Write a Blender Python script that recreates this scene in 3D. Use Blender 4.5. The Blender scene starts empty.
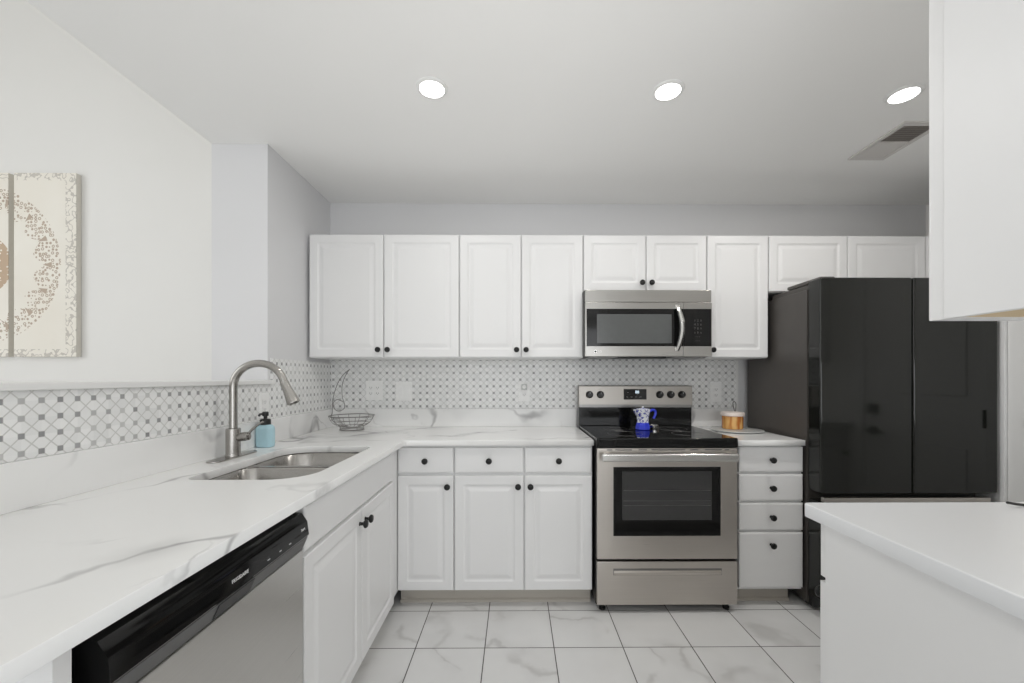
import bpy, bmesh, math, random
from mathutils import Vector, Matrix
random.seed(7)
S = bpy.context.scene
COL = S.collection
PI = math.pi

# ------------------------------------------------------------------ camera
cam_d = bpy.data.cameras.new('camera'); cam = bpy.data.objects.new('camera', cam_d); COL.objects.link(cam)
cam_d.sensor_width = 36; cam_d.sensor_fit = 'HORIZONTAL'
cam_d.lens = 411.24/1024*36
cam_d.shift_x = -6.64/1024; cam_d.shift_y = 36.44/1024
cam_d.clip_start = .02
cam.location = (0, -2.8642, 1.2546)
cam.rotation_euler = (PI/2, 0, -.0078)
S.camera = cam

# ------------------------------------------------------------------ exposure, sky, daylight
S.view_settings.view_transform = 'Standard'; S.view_settings.look = 'None'
S.view_settings.gamma = 1; S.view_settings.use_curve_mapping = False
S.view_settings.exposure = -0.56
W = bpy.data.worlds.new('sky'); S.world = W; W.use_nodes = True
W.node_tree.nodes['Background'].inputs[0].default_value = (.92, .955, 1, 1)
W.node_tree.nodes['Background'].inputs[1].default_value = 1.4
S.cycles.max_bounces = 12; S.cycles.diffuse_bounces = 8

def area(name, loc, rot, sx, sy, power, col=(1, 1, 1), spread=PI):
    l = bpy.data.lights.new(name, 'AREA'); l.shape = 'RECTANGLE'; l.size = sx; l.size_y = sy
    l.energy = power; l.color = col; l.spread = spread
    o = bpy.data.objects.new(name, l); o.location = loc; o.rotation_euler = rot; COL.objects.link(o)
    return o
# daylight through the rear window and the tall window of the neighbouring room, plus an added upward fill light in the aisle to brighten the ceiling
area('daylight_rear', (.5, -6.35, 1.35), (-PI/2, 0, PI), 3.6, 1.9, 68, (.97, .985, 1))
area('daylight_side', (-5.12, -3.0, 1.9), (0, -PI/2, 0), 3.0, 3.6, 80, (1, .99, .97))
area('ceiling_fill', (.1, -1.72, .2), (PI, 0, 0), .5, .34, 3.7, (1, .985, .96), math.radians(84))

# ------------------------------------------------------------------ node helpers
def new_mat(name, base=(.8, .8, .8), rough=.5, metal=0, spec=.5, **kw):
    m = bpy.data.materials.new(name); m.use_nodes = True
    b = m.node_tree.nodes['Principled BSDF']
    b.inputs['Base Color'].default_value = (*base, 1); b.inputs['Roughness'].default_value = rough
    b.inputs['Metallic'].default_value = metal; b.inputs['Specular IOR Level'].default_value = spec
    for k, v in kw.items(): b.inputs[k.replace('_', ' ')].default_value = v
    return m

class N:
    """tiny node-graph writer"""
    def __init__(s, m): s.t = m.node_tree; s.b = s.t.nodes['Principled BSDF']
    def put(s, sock, v):
        if isinstance(v, bpy.types.NodeSocket): s.t.links.new(v, sock)
        else: sock.default_value = v
    def math(s, op, a, b=0., c=None, clamp=False):
        n = s.t.nodes.new('ShaderNodeMath'); n.operation = op; n.use_clamp = clamp
        s.put(n.inputs[0], a); s.put(n.inputs[1], b)
        if c is not None: s.put(n.inputs[2], c)
        return n.outputs[0]
    def coord(s):
        return s.t.nodes.new('ShaderNodeTexCoord').outputs['Object']
    def sep(s, v):
        n = s.t.nodes.new('ShaderNodeSeparateXYZ'); s.put(n.inputs[0], v); return n.outputs
    def comb(s, x, y, z=0.):
        n = s.t.nodes.new('ShaderNodeCombineXYZ')
        for i, v in enumerate((x, y, z)): s.put(n.inputs[i], v)
        return n.outputs[0]
    def vmath(s, op, a, b=(0, 0, 0)):
        n = s.t.nodes.new('ShaderNodeVectorMath'); n.operation = op
        s.put(n.inputs[0], a); s.put(n.inputs[1], b); return n.outputs[0]
    def vscale(s, a, k):
        n = s.t.nodes.new('ShaderNodeVectorMath'); n.operation = 'SCALE'
        s.put(n.inputs[0], a); s.put(n.inputs['Scale'], k); return n.outputs[0]
    def noise(s, v, scale, detail=2., rough=.5, dist=0., color=False):
        n = s.t.nodes.new('ShaderNodeTexNoise'); s.put(n.inputs['Vector'], v)
        n.inputs['Scale'].default_value = scale; n.inputs['Detail'].default_value = detail
        n.inputs['Roughness'].default_value = rough; n.inputs['Distortion'].default_value = dist
        return n.outputs['Color' if color else 0]
    def white(s, v):
        n = s.t.nodes.new('ShaderNodeTexWhiteNoise'); n.noise_dimensions = '3D'; s.put(n.inputs['Vector'], v)
        return n.outputs
    def voro(s, v, scale, feature='F1', rnd=1.):
        n = s.t.nodes.new('ShaderNodeTexVoronoi'); n.feature = feature; s.put(n.inputs['Vector'], v)
        n.inputs['Scale'].default_value = scale; n.inputs['Randomness'].default_value = rnd; return n.outputs
    def ramp(s, f, lo, hi):
        n = s.t.nodes.new('ShaderNodeMapRange'); n.interpolation_type = 'SMOOTHSTEP'
        s.put(n.inputs[0], f); s.put(n.inputs[1], lo); s.put(n.inputs[2], hi); return n.outputs[0]
    def mix(s, f, a, b):
        n = s.t.nodes.new('ShaderNodeMix'); n.data_type = 'RGBA'
        s.put(n.inputs['Factor'], f)
        for k, v in ((6, a), (7, b)):
            s.put(n.inputs[k], (*v, 1) if isinstance(v, tuple) and len(v) == 3 else v)
        return n.outputs[2]
    def color(s, v): s.put(s.b.inputs['Base Color'], v)
    def rough(s, v): s.put(s.b.inputs['Roughness'], v)
    def bump(s, h, strength=.2, dist=.002):
        n = s.t.nodes.new('ShaderNodeBump'); s.put(n.inputs['Height'], h)
        n.inputs['Strength'].default_value = strength; n.inputs['Distance'].default_value = dist
        s.put(s.b.inputs['Normal'], n.outputs[0])

def paint(name, c, rough=.6, amt=.02, scale=90):
    m = new_mat(name, c, rough, spec=.3); n = N(m)
    f = n.noise(n.coord(), scale, 3); n.bump(f, .05, .001)
    g = n.noise(n.coord(), 1.5, 2)
    n.color(n.mix(g, tuple(v*(1-amt) for v in c), tuple(min(1, v*(1+amt)) for v in c)))
    return m

def vein_field(n, p, scale, width, seed):
    q = n.vmath('ADD', p, seed)
    warp = n.vscale(n.vmath('SUBTRACT', n.noise(q, scale*1.7, 4, .6, 0, True), (.5, .5, .5)), .35/scale)
    f = n.noise(n.vmath('ADD', q, warp), scale, 1.5, .5)
    d = n.math('ABSOLUTE', n.math('SUBTRACT', f, .5))
    line = n.math('SUBTRACT', 1., n.ramp(d, 0., width))
    return line, q

def quartz(name):
    m = new_mat(name, (.82, .82, .81), .18, spec=.45); n = N(m); p = n.coord()
    l1, q1 = vein_field(n, p, 1.15, .013, (3.1, 7.4, 1.9))
    l2, q2 = vein_field(n, p, 2.3, .011, (11.7, 2.2, 5.3))
    l3, q3 = vein_field(n, p, 1.15, .075, (3.1, 7.4, 1.9))
    m1 = n.ramp(n.noise(q1, 3.1, 3), .40, .60); m2 = n.ramp(n.noise(q2, 2.4, 3), .46, .64)
    m3 = n.ramp(n.noise(q3, 2.6, 2), .5, .7)
    f = n.math('ADD', n.math('MULTIPLY', l1, n.math('MULTIPLY', m1, .72)), n.math('MULTIPLY', l2, n.math('MULTIPLY', m2, .55)))
    f = n.math('ADD', f, n.math('MULTIPLY', l3, n.math('MULTIPLY', m3, .42)), clamp=True)
    cloud = n.noise(p, 2.2, 3)
    base = n.mix(cloud, (.84, .84, .83), (.88, .88, .875))
    n.color(n.mix(f, base, (.36, .355, .36)))
    return m

def floor_mat():
    m = new_mat('marble_floor_tile', (.8, .8, .8), .22, spec=.4); n = N(m); x, y, z = n.sep(n.coord())
    tx = n.math('DIVIDE', n.math('SUBTRACT', x, .1795), .3218); ty = n.math('DIVIDE', n.math('ADD', y, .648), .3045)
    ix, iy = n.math('FLOOR', tx), n.math('FLOOR', ty)
    fx = n.math('ABSOLUTE', n.math('SUBTRACT', n.math('SUBTRACT', tx, ix), .5))
    fy = n.math('ABSOLUTE', n.math('SUBTRACT', n.math('SUBTRACT', ty, iy), .5))
    g = n.ramp(n.math('MAXIMUM', fx, fy), .4915, .4945)
    wn = n.white(n.comb(ix, iy, 3.))
    p = n.vmath('ADD', n.coord(), n.vscale(wn['Color'], 23.))
    l1, q = vein_field(n, p, 2.0, .022, (1, 2, 3)); l2, q2 = vein_field(n, p, 2.0, .12, (1, 2, 3))
    k = n.ramp(n.noise(q, 4., 2), .42, .62)
    f = n.math('ADD', n.math('MULTIPLY', n.math('MULTIPLY', l1, k), .4), n.math('MULTIPLY', n.math('MULTIPLY', l2, k), .17), clamp=True)
    base = n.mix(n.noise(p, 4., 3), (.66, .66, .66), (.735, .735, .73))
    c = n.mix(f, base, (.42, .41, .405))
    n.color(n.mix(g, c, (.09, .085, .08)))
    n.rough(n.math('ADD', .2, n.math('MULTIPLY', g, .6)))
    n.bump(n.math('SUBTRACT', 1., g), .4, .002)
    return m

def mosaic(name, axis, u0, v0=1.058, p=.0462):
    """white elongated hexagons turning around small grey squares, grey joints"""
    m = new_mat(name, (.8, .8, .8), .25, spec=.45); n = N(m); c = n.sep(n.coord())
    u = n.math('DIVIDE', n.math('SUBTRACT', c[axis], u0), p); v = n.math('DIVIDE', n.math('SUBTRACT', c[2], v0), p)
    iu, iv = n.math('ROUND', u), n.math('ROUND', v)
    a = n.math('ABSOLUTE', n.math('SUBTRACT', u, iu)); b = n.math('ABSOLUTE', n.math('SUBTRACT', v, iv))
    mx = n.math('MAXIMUM', a, b); df = n.math('ABSOLUTE', n.math('SUBTRACT', a, b))
    sq = n.math('LESS_THAN', mx, .155)
    ring = n.math('MULTIPLY', n.math('GREATER_THAN', mx, .155), n.math('LESS_THAN', mx, .185))
    diag = n.math('MULTIPLY', n.math('SUBTRACT', 1., n.ramp(df, .035, .07)), n.math('GREATER_THAN', mx, .155))
    joint = n.math('MAXIMUM', ring, diag)
    isv = n.math('GREATER_THAN', a, b)                       # upright or lying hexagon
    hu = n.math('ROUND', n.math('MULTIPLY', u, 2.)); hv = n.math('ROUND', n.math('MULTIPLY', v, 2.))
    hid = n.white(n.comb(n.math('FLOOR', n.math('MULTIPLY', u, 1.)), n.math('FLOOR', v), isv))[0]
    sid = n.white(n.comb(iu, iv, 9.))[0]
    hexc = n.mix(hid, (.79, .795, .79), (.89, .89, .885))
    sqc = n.mix(sid, (.27, .27, .275), (.60, .60, .595))
    col = n.mix(joint, hexc, (.60, .60, .585))
    n.color(n.mix(sq, col, sqc))
    n.rough(n.math('ADD', .22, n.math('MULTIPLY', joint, .5)))
    n.bump(n.math('SUBTRACT', 1., joint), .3, .0015)
    return m

def steel(name, c=(.56, .54, .52), rough=.3, axis=0, streak=260.):
    m = new_mat(name, c, rough, metal=1.); n = N(m); x, y, z = n.sep(n.coord())
    q = [n.math('MULTIPLY', v, 3. if i == axis else streak) for i, v in enumerate((x, y, z))]
    f = n.noise(n.comb(*q), 1., 3, .6)
    n.rough(n.math('ADD', rough-.06, n.math('MULTIPLY', f, .12)))
    n.color(n.mix(f, tuple(v*.93 for v in c), tuple(min(1, v*1.05) for v in c)))
    return m

def plain(name, c, rough=.4, metal=0, spec=.5, var=.06, **kw):
    m = new_mat(name, c, rough, metal, spec, **kw); n = N(m)
    f = n.noise(n.coord(), 40., 3)
    n.color(n.mix(f, tuple(v*(1-var) for v in c), tuple(min(1, v*(1+var)) for v in c)))
    return m

def art_mat():
    """cream panel: ring of small brown rosettes round (0,0), scroll border"""
    m = new_mat('printed_panel', (.8, .76, .68), .7, spec=.2); n = N(m); y, _x, z = n.sep(n.vscale(n.coord(), 1/2.1))
    r = n.math('SQRT', n.math('ADD', n.math('MULTIPLY', y, y), n.math('MULTIPLY', z, z)))
    p2 = n.comb(0., y, z)
    def band(lo, hi):
        return n.math('MULTIPLY', n.math('GREATER_THAN', r, lo), n.math('LESS_THAN', r, hi))
    d = n.voro(p2, 88., rnd=.55)['Distance']
    rings = n.math('MULTIPLY', n.math('GREATER_THAN', d, .22), n.math('LESS_THAN', d, .46))
    an = n.math('ARCTAN2', z, y)
    petal = n.math('MULTIPLY', n.math('ABSOLUTE', n.math('SINE', n.math('MULTIPLY', an, 8.))), .035)
    lo = n.math('SUBTRACT', .205, petal)
    f = n.math('MULTIPLY', rings, n.math('MULTIPLY', n.math('GREATER_THAN', r, lo), n.math('LESS_THAN', r, .255)))
    solid = n.math('MULTIPLY', n.math('LESS_THAN', n.math('ABSOLUTE', n.math('SINE', n.math('MULTIPLY', an, 8.))), n.math('MULTIPLY', n.math('SUBTRACT', r, .196), 11.)), band(.196, .226))
    core = n.math('MULTIPLY', n.math('LESS_THAN', r, .098), n.math('GREATER_THAN', d, .28))
    ay = n.math('ABSOLUTE', n.math('SUBTRACT', n.math('ABSOLUTE', y), 0.)); az = n.math('ABSOLUTE', z)
    edge = n.math('MAXIMUM', n.math('GREATER_THAN', az, .274), n.math('GREATER_THAN', y, .270))
    ns = n.math('ABSOLUTE', n.math('SUBTRACT', n.noise(p2, 48., 1.), .5))
    scroll = n.math('MULTIPLY', edge, n.math('LESS_THAN', ns, .035))
    base = n.mix(n.noise(p2, 7., 4), (.80, .755, .67), (.88, .86, .80))
    c = n.mix(n.math('MULTIPLY', scroll, .6), base, (.40, .37, .34))
    c = n.mix(n.math('MULTIPLY', n.math('MAXIMUM', f, solid), .8), c, (.40, .30, .22))
    c = n.mix(n.math('MULTIPLY', core, .8), c, (.46, .31, .19))
    n.color(c)
    return m

def enamel():
    """white enamel with scattered blue brush marks"""
    m = new_mat('painted_enamel', (.85, .86, .9), .15); n = N(m)
    d = n.voro(n.coord(), 75.)['Distance']; ns = n.noise(n.coord(), 110., 2)
    f = n.math('MULTIPLY', n.math('GREATER_THAN', ns, .5), n.math('LESS_THAN', d, .55))
    n.color(n.mix(f, (.85, .86, .9), (.06, .07, .38)))
    return m

M = dict(
    wall=paint('warm_white_wall_paint', (.79, .785, .765)),
    wallg=paint('pale_grey_wall_paint', (.70, .70, .71)),
    ceil=paint('white_ceiling_paint', (.885, .882, .87), .8),
    trim=paint('white_gloss_trim', (.80, .80, .79), .4),
    cab=paint('white_cabinet_lacquer', (.80, .80, .80), .34, .01),
    toe=paint('shaded_toe_kick_paint', (.47, .44, .395), .5),  # white kick boards; the shade of the recess is put into this beige
    inner=paint('cabinet_frame_paint', (.62, .61, .60), .5),
    tan=paint('raw_tan_plywood', (.62, .49, .31), .6, .12, 30),
    quartz=quartz('veined_white_quartz'),
    quartz_plain=paint('plain_white_quartz', (.76, .77, .785), .25, .015, 60),
    floor=floor_mat(),
    tile_back=mosaic('mosaic_tile_back', 0, -.705), tile_left=mosaic('mosaic_tile_left', 1, -1.793, 1.058, .0455),
    steel=steel('brushed_stainless_steel', (.56, .525, .485)), steel_y=steel('brushed_stainless_steel_dishwasher', (.60, .59, .57), .3, 1),
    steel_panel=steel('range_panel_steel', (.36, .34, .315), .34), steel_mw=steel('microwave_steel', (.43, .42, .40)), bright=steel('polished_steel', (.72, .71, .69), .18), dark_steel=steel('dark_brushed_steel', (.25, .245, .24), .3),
    nickel=plain('brushed_nickel', (.40, .385, .365), .27, 1., .5, .04),
    sinksteel=plain('sink_steel', (.42, .405, .385), .24, 1., .5, .04),
    black=plain('satin_black', (.012, .012, .012), .35), gloss=plain('gloss_black', (.006, .006, .006), .08, 0, .35),
    glassblk=plain('black_oven_glass', (.008, .008, .008), .05, 0, .3), mesh=plain('oven_inner_glass', (.045, .045, .045), .12),
    screen=plain('microwave_screen', (.10, .105, .105), .2),
    fridge_side=plain('black_stainless_side', (.075, .068, .062), .42, 0, .5), fridge=plain('black_stainless_door', (.010, .0105, .009), .09, 0, .5),
    band=plain('dark_grey_band', (.11, .11, .11), .3, .6), knob=plain('matt_black_knob', (.008, .008, .008), .42, 0, .35), white=plain('white_plastic', (.87, .87, .86), .3),
    slot=plain('dark_slot', (.03, .03, .03), .5), ink=plain('white_print', (.75, .75, .75), .5),
    soap=plain('blue_soap_bottle', (.44, .66, .74), .12, 0, .5, .03), wire=plain('grey_wire', (.22, .21, .20), .35, .6),
    amber=None, lid=plain('pale_pink_lid', (.82, .72, .66), .4), traym=plain('grey_ceramic', (.55, .56, .55), .3),
    blue=plain('cobalt_enamel', (.03, .05, .62), .12), enamel=enamel(), canvas=art_mat(), canvas_edge=plain('canvas_edge', (.66, .63, .57), .7),
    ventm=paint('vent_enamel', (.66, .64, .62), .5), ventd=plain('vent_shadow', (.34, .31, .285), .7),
)
def amber():
    m = new_mat('amber_candle_glass', (.7, .35, .1), .12); n = N(m); x, y, z = n.sep(n.coord())
    f = n.noise(n.comb(n.math('MULTIPLY', x, 30.), n.math('MULTIPLY', y, 30.), n.math('MULTIPLY', z, 6.)), 1., 2)
    n.color(n.mix(n.ramp(f, .35, .65), (.78, .46, .16), (.48, .16, .04))); return m
M['amber'] = amber()
def emit(name, c, s):
    m = new_mat(name, c, .5); b = m.node_tree.nodes['Principled BSDF']
    b.inputs['Emission Color'].default_value = (*c, 1); b.inputs['Emission Strength'].default_value = s; return m
M['lamp'] = emit('lit_lamp_lens', (1, .98, .95), 9.); M['digit'] = emit('lit_digits', (.75, .9, 1), 1.6)

# ------------------------------------------------------------------ mesh helpers
BM = bmesh.new
def add_box(bm, x0, x1, y0, y1, z0, z1, bev=0., seg=2):
    r = bmesh.ops.create_cube(bm, size=1.)
    vs = r['verts']
    for v in vs:
        v.co = Vector((x0+(v.co.x+.5)*(x1-x0), y0+(v.co.y+.5)*(y1-y0), z0+(v.co.z+.5)*(z1-z0)))
    if bev:
        es = list({e for v in vs for e in v.link_edges})
        bmesh.ops.bevel(bm, geom=es, offset=bev, segments=seg, profile=.5, affect='EDGES')
    return bm
def box(*a, **k): return add_box(BM(), *a, **k)
def frame_of(d):
    d = Vector(d).normalized(); u = Vector((0, 0, 1)) if abs(d.z) < .9 else Vector((1, 0, 0))
    a = d.cross(u).normalized(); return a, d.cross(a).normalized(), d
def add_lathe(bm, prof, org, axis=(0, 0, 1), n=32):
    """prof: (radius, height) pairs from the first cap to the last"""
    a, b, d = frame_of(axis); org = Vector(org); rings = []
    for r, h in prof:
        if r <= 1e-6: rings.append([bm.verts.new(org+d*h)])
        else: rings.append([bm.verts.new(org+d*h+(a*math.cos(2*PI*i/n)+b*math.sin(2*PI*i/n))*r) for i in range(n)])
    for p, q in zip(rings, rings[1:]):
        for i in range(n):
            j = (i+1) % n
            if len(p) == 1 and len(q) == 1: break
            if len(p) == 1: bm.faces.new((p[0], q[i], q[j]))
            elif len(q) == 1: bm.faces.new((p[i], p[j], q[0]))
            else: bm.faces.new((p[i], p[j], q[j], q[i]))
    for ring in (rings[0], rings[-1]):
        if len(ring) > 2: bm.faces.new(ring)
    bmesh.ops.recalc_face_normals(bm, faces=bm.faces); return bm
def smooth_path(pts, n=6):
    out = []; P = [Vector(p) for p in pts]
    for i in range(len(P)-1):
        p0, p1, p2, p3 = P[max(i-1, 0)], P[i], P[i+1], P[min(i+2, len(P)-1)]
        for k in range(n):
            t = k/n
            out.append(.5*((2*p1)+(p2-p0)*t+(2*p0-5*p1+4*p2-p3)*t*t+(3*p1-p0-3*p2+p3)*t**3))
    return out+[P[-1]]
def add_tube(bm, pts, r, n=12, closed=False):
    P = [Vector(p) for p in pts]; m = len(P); R = r if isinstance(r, (list, tuple)) else [r]*m
    a = None; rings = []
    for i, p in enumerate(P):
        if closed: t = (P[(i+1) % m]-P[i-1]).normalized()
        else: t = (P[min(i+1, m-1)]-P[max(i-1, 0)]).normalized()
        if a is None: a = frame_of(t)[0]
        a = (a-t*a.dot(t)).normalized(); b = t.cross(a)
        rings.append([bm.verts.new(p+(a*math.cos(2*PI*k/n)+b*math.sin(2*PI*k/n))*R[i]) for k in range(n)])
    for i in range(m if closed else m-1):
        p, q = rings[i], rings[(i+1) % m]
        for k in range(n): bm.faces.new((p[k], p[(k+1) % n], q[(k+1) % n], q[k]))
    if not closed: bm.faces.new(rings[0]); bm.faces.new(rings[-1])
    bmesh.ops.recalc_face_normals(bm, faces=bm.faces); return bm
def add_prism(bm, loop, vec):
    """close a planar loop and sweep it along vec"""
    vec = Vector(vec); A = [bm.verts.new(Vector(p)) for p in loop]; B = [bm.verts.new(Vector(p)+vec) for p in loop]
    n = len(A); bm.faces.new(A); bm.faces.new(list(reversed(B)))
    for i in range(n): bm.faces.new((A[i], B[i], B[(i+1) % n], A[(i+1) % n]))
    bmesh.ops.recalc_face_normals(bm, faces=bm.faces); return bm
def rrect(x0, x1, y0, y1, r, n=8):
    """rounded rectangle; r one number or four (near-left, near-right, far-right, far-left)"""
    r = r if isinstance(r, (tuple, list)) else (r,)*4; out = []
    for (cx, cy, a0), q in zip(((x0, y0, PI), (x1, y0, 1.5*PI), (x1, y1, 0), (x0, y1, .5*PI)), r):
        ox = cx+(q if cx == x0 else -q); oy = cy+(q if cy == y0 else -q)
        out += [(ox+q*math.cos(a0+.5*PI*k/n), oy+q*math.sin(a0+.5*PI*k/n)) for k in range(n+1)]
    return out
def sheet(loops, z0, z1, bev=0.):
    """flat slab with holes from 2-D loops, as a bmesh"""
    cu = bpy.data.curves.new('tmp', 'CURVE'); cu.dimensions = '2D'; cu.fill_mode = 'BOTH'
    cu.extrude = (z1-z0)/2-bev; cu.bevel_depth = bev; cu.bevel_resolution = 1; cu.offset = -bev
    for lp in loops:
        sp = cu.splines.new('POLY'); sp.points.add(len(lp)-1); sp.use_cyclic_u = True
        for p, q in zip(sp.points, lp): p.co = (q[0], q[1], 0, 1)
    o = bpy.data.objects.new('tmp', cu); COL.objects.link(o)
    me = bpy.data.meshes.new_from_object(o.evaluated_get(bpy.context.evaluated_depsgraph_get()))
    bm = BM(); bm.from_mesh(me); bpy.data.objects.remove(o); bpy.data.curves.remove(cu); bpy.data.meshes.remove(me)
    bmesh.ops.remove_doubles(bm, verts=bm.verts, dist=1e-5)
    for v in bm.verts: v.co.z += (z0+z1)/2
    return bm
def text_bm(body, size, mat):
    """lettering in the XY plane moved by a matrix"""
    cu = bpy.data.curves.new('tmp', 'FONT'); cu.body = body; cu.size = size; cu.extrude = .0004
    cu.align_x = 'CENTER'; cu.align_y = 'CENTER'; cu.resolution_u = 2
    o = bpy.data.objects.new('tmp', cu); COL.objects.link(o); bpy.context.view_layer.update()
    me = bpy.data.meshes.new_from_object(o.evaluated_get(bpy.context.evaluated_depsgraph_get()))
    bm = BM(); bm.from_mesh(me); bpy.data.objects.remove(o); bpy.data.curves.remove(cu); bpy.data.meshes.remove(me)
    bm.transform(mat); return bm

WLOC = {}
def obj(name, bm, mat, parent=None, smooth=True, org=None):
    """link a bmesh given in world coordinates as one mesh object"""
    me = bpy.data.meshes.new(name)
    if parent is not None: o0 = WLOC[parent.name]
    else: o0 = Vector(org) if org is not None else Vector((0, 0, 0))
    bm.transform(Matrix.Translation(-o0)); bm.to_mesh(me); bm.free()
    if smooth: me.shade_smooth(); me.set_sharp_from_angle(angle=math.radians(38))
    me.materials.append(mat)
    o = bpy.data.objects.new(name, me); COL.objects.link(o)
    if smooth:
        wn_ = o.modifiers.new('weighted_normals', 'WEIGHTED_NORMAL'); wn_.keep_sharp = True; wn_.weight = 100
    if parent is not None: o.parent = parent
    else: o.location = o0
    WLOC[o.name] = o0
    return o
def tag(o, label, cat, group=None):
    o['label'] = label; o['category'] = cat
    if group: o['group'] = group
    return o
def thing(name, label, cat, loc, group=None):
    o = bpy.data.objects.new(name, None); o.empty_display_size = .05; COL.objects.link(o); o.location = loc
    WLOC[o.name] = Vector(loc); return tag(o, label, cat, group)
def struct(name, bm, mat, parent=None, smooth=False):
    o = obj(name, bm, mat, parent, smooth)
    if parent is None: o['kind'] = 'structure'
    return o

# ================================================================== ROOM
XL, XT, XR, CEIL, YR = -1.573, -1.284, 2.59, 2.4677, -6.2
XD, XA, HI = -5.0, 2.88, 4.2          # neighbouring high room, refrigerator alcove
struct('floor', box(XD-.1, XA+.1, YR-.1, .1, -.1, 0), M['floor'])
struct('ceiling', box(XL, XA+.1, YR, 0, CEIL, CEIL+.1), M['ceil'])
struct('wall_back', box(XL, XA+.1, 0, .1, 0, CEIL+.1), M['wallg'])
struct('wall_far', box(XD-.1, XL, 0, .1, 0, HI), M['wall'])
struct('ceiling_high', box(XD-.1, XL+.1, YR, .1, HI, HI+.1), M['ceil'])
struct('wall_upper', box(XL, XL+.1, YR, 0, CEIL+.1, HI), M['wall'])
struct('wall_column', box(XL, XT, -.723, 0, 0, CEIL), M['wallg'])
struct('wall_half', box(XL, XT, -3.3, -.723, 0, 1.222), M['wall'])
bm = box(XD-.1, XD, YR, 0, 0, .4); add_box(bm, XD-.1, XD, YR, 0, 3.5, HI)
add_box(bm, XD-.1, XD, YR, -4.8, .4, 3.5); add_box(bm, XD-.1, XD, -1.2, 0, .4, 3.5)
struct('wall_left', bm, M['wall'])
bm = box(XR, XA+.1, YR, -.74, 0, CEIL); add_box(bm, XA, XA+.1, -.74, 0, 0, CEIL)
struct('wall_right', bm, M['wall'])
bm = box(XD-.1, -1.3, YR-.1, YR, 0, HI); add_box(bm, 2.3, XA+.1, YR-.1, YR, 0, HI)
add_box(bm, -1.3, 2.3, YR-.1, YR, 0, .4); add_box(bm, -1.3, 2.3, YR-.1, YR, 2.3, HI)
struct('wall_rear', bm, M['wall'])
def window(name, horiz, a0, a1, c, z0, z1):
    w = None
    bm = BM(); t = .05
    def bx(u0, u1, v0, v1):
        if horiz: add_box(bm, u0, u1, c-.03, c+.03, v0, v1)
        else: add_box(bm, c-.03, c+.03, u0, u1, v0, v1)
    bx(a0, a1, z0, z0+t); bx(a0, a1, z1-t, z1); bx(a0, a0+t, z0+t, z1-t); bx(a1-t, a1, z0+t, z1-t)
    mid = (a0+a1)/2; bx(mid-.025, mid+.025, z0+t, z1-t)
    return struct(name, bm, M['trim'])
window('window_1', True, -1.3, 2.3, YR-.05, .4, 2.3)
window('window_2', False, -4.8, -1.2, XD-.05, .4, 3.5)
# ledge on the half wall, its little end return, and the tiled fields
struct('trim_1', box(XL-.02, XT+.022, -3.3, -.7235, 1.222, 1.243, bev=.003), M['trim'])
struct('trim_2', box(XT+.0005, XT+.022, -.723, -.702, 1.222, 1.243, bev=.003), M['trim'])
struct('trim_3', box(XT+.0005, 1.537, -.010, -.0005, 1.043, 1.3835), M['tile_back'])
bm = box(XT+.0005, XT+.009, -3.3, -.7, 1.043, 1.2215); add_box(bm, XT+.0005, XT+.009, -.7, -.0105, 1.043, 1.357)
struct('trim_4', bm, M['tile_left'])
struct('trim_5', box(1.537, 1.552, -.012, -.0005, .93, 1.3765), M['trim'])
# soffit above the hanging cabinets of the peninsula (outside the frame)
struct('wall_soffit', box(.90, XR, -2.30, -2.0, 2.1425, CEIL), M['wall'])
# entry door in the right wall, mirrored by the refrigerator
bm = box(XR-.02, XR, -1.605, -.83, .02, 2.03, bev=.003)
for z0, z1 in ((.2, .85), (1.15, 1.85)):
    for y0, y1 in ((-1.51, -1.25), (-1.185, -.925)): add_box(bm, XR-.026, XR-.019, y0, y1, z0, z1, bev=.003)
d1 = struct('door_1', bm, M['trim'])
bm = box(XR-.03, XR, -.825, -.745, 0, 2.11, bev=.004); add_box(bm, XR-.03, XR, -1.69, -1.61, 0, 2.11, bev=.004)
add_box(bm, XR-.03, XR, -1.61, -.825, 2.035, 2.11, bev=.004)
struct('trim_6', bm, M['trim'])
obj('deadbolt', box(XR-.045, XR-.019, -1.565, -1.495, 1.0, 1.07, bev=.006), M['black'], d1)
bm = add_lathe(BM(), [(.03, 0), (.03, .012), (.012, .016), (.011, .05)], (XR-.02, -1.53, .88), (-1, 0, 0))
add_box(bm, XR-.075, XR-.06, -1.545, -1.41, .872, .888, bev=.005)
obj('door_lever', bm, M['black'], d1)
for z in (.25, 1.03, 1.8): obj('hinge', add_lathe(BM(), [(.008, -.05), (.008, .05)], (XR-.032, -.829, z), (0, 0, 1), 10), M['black'], d1)

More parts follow.
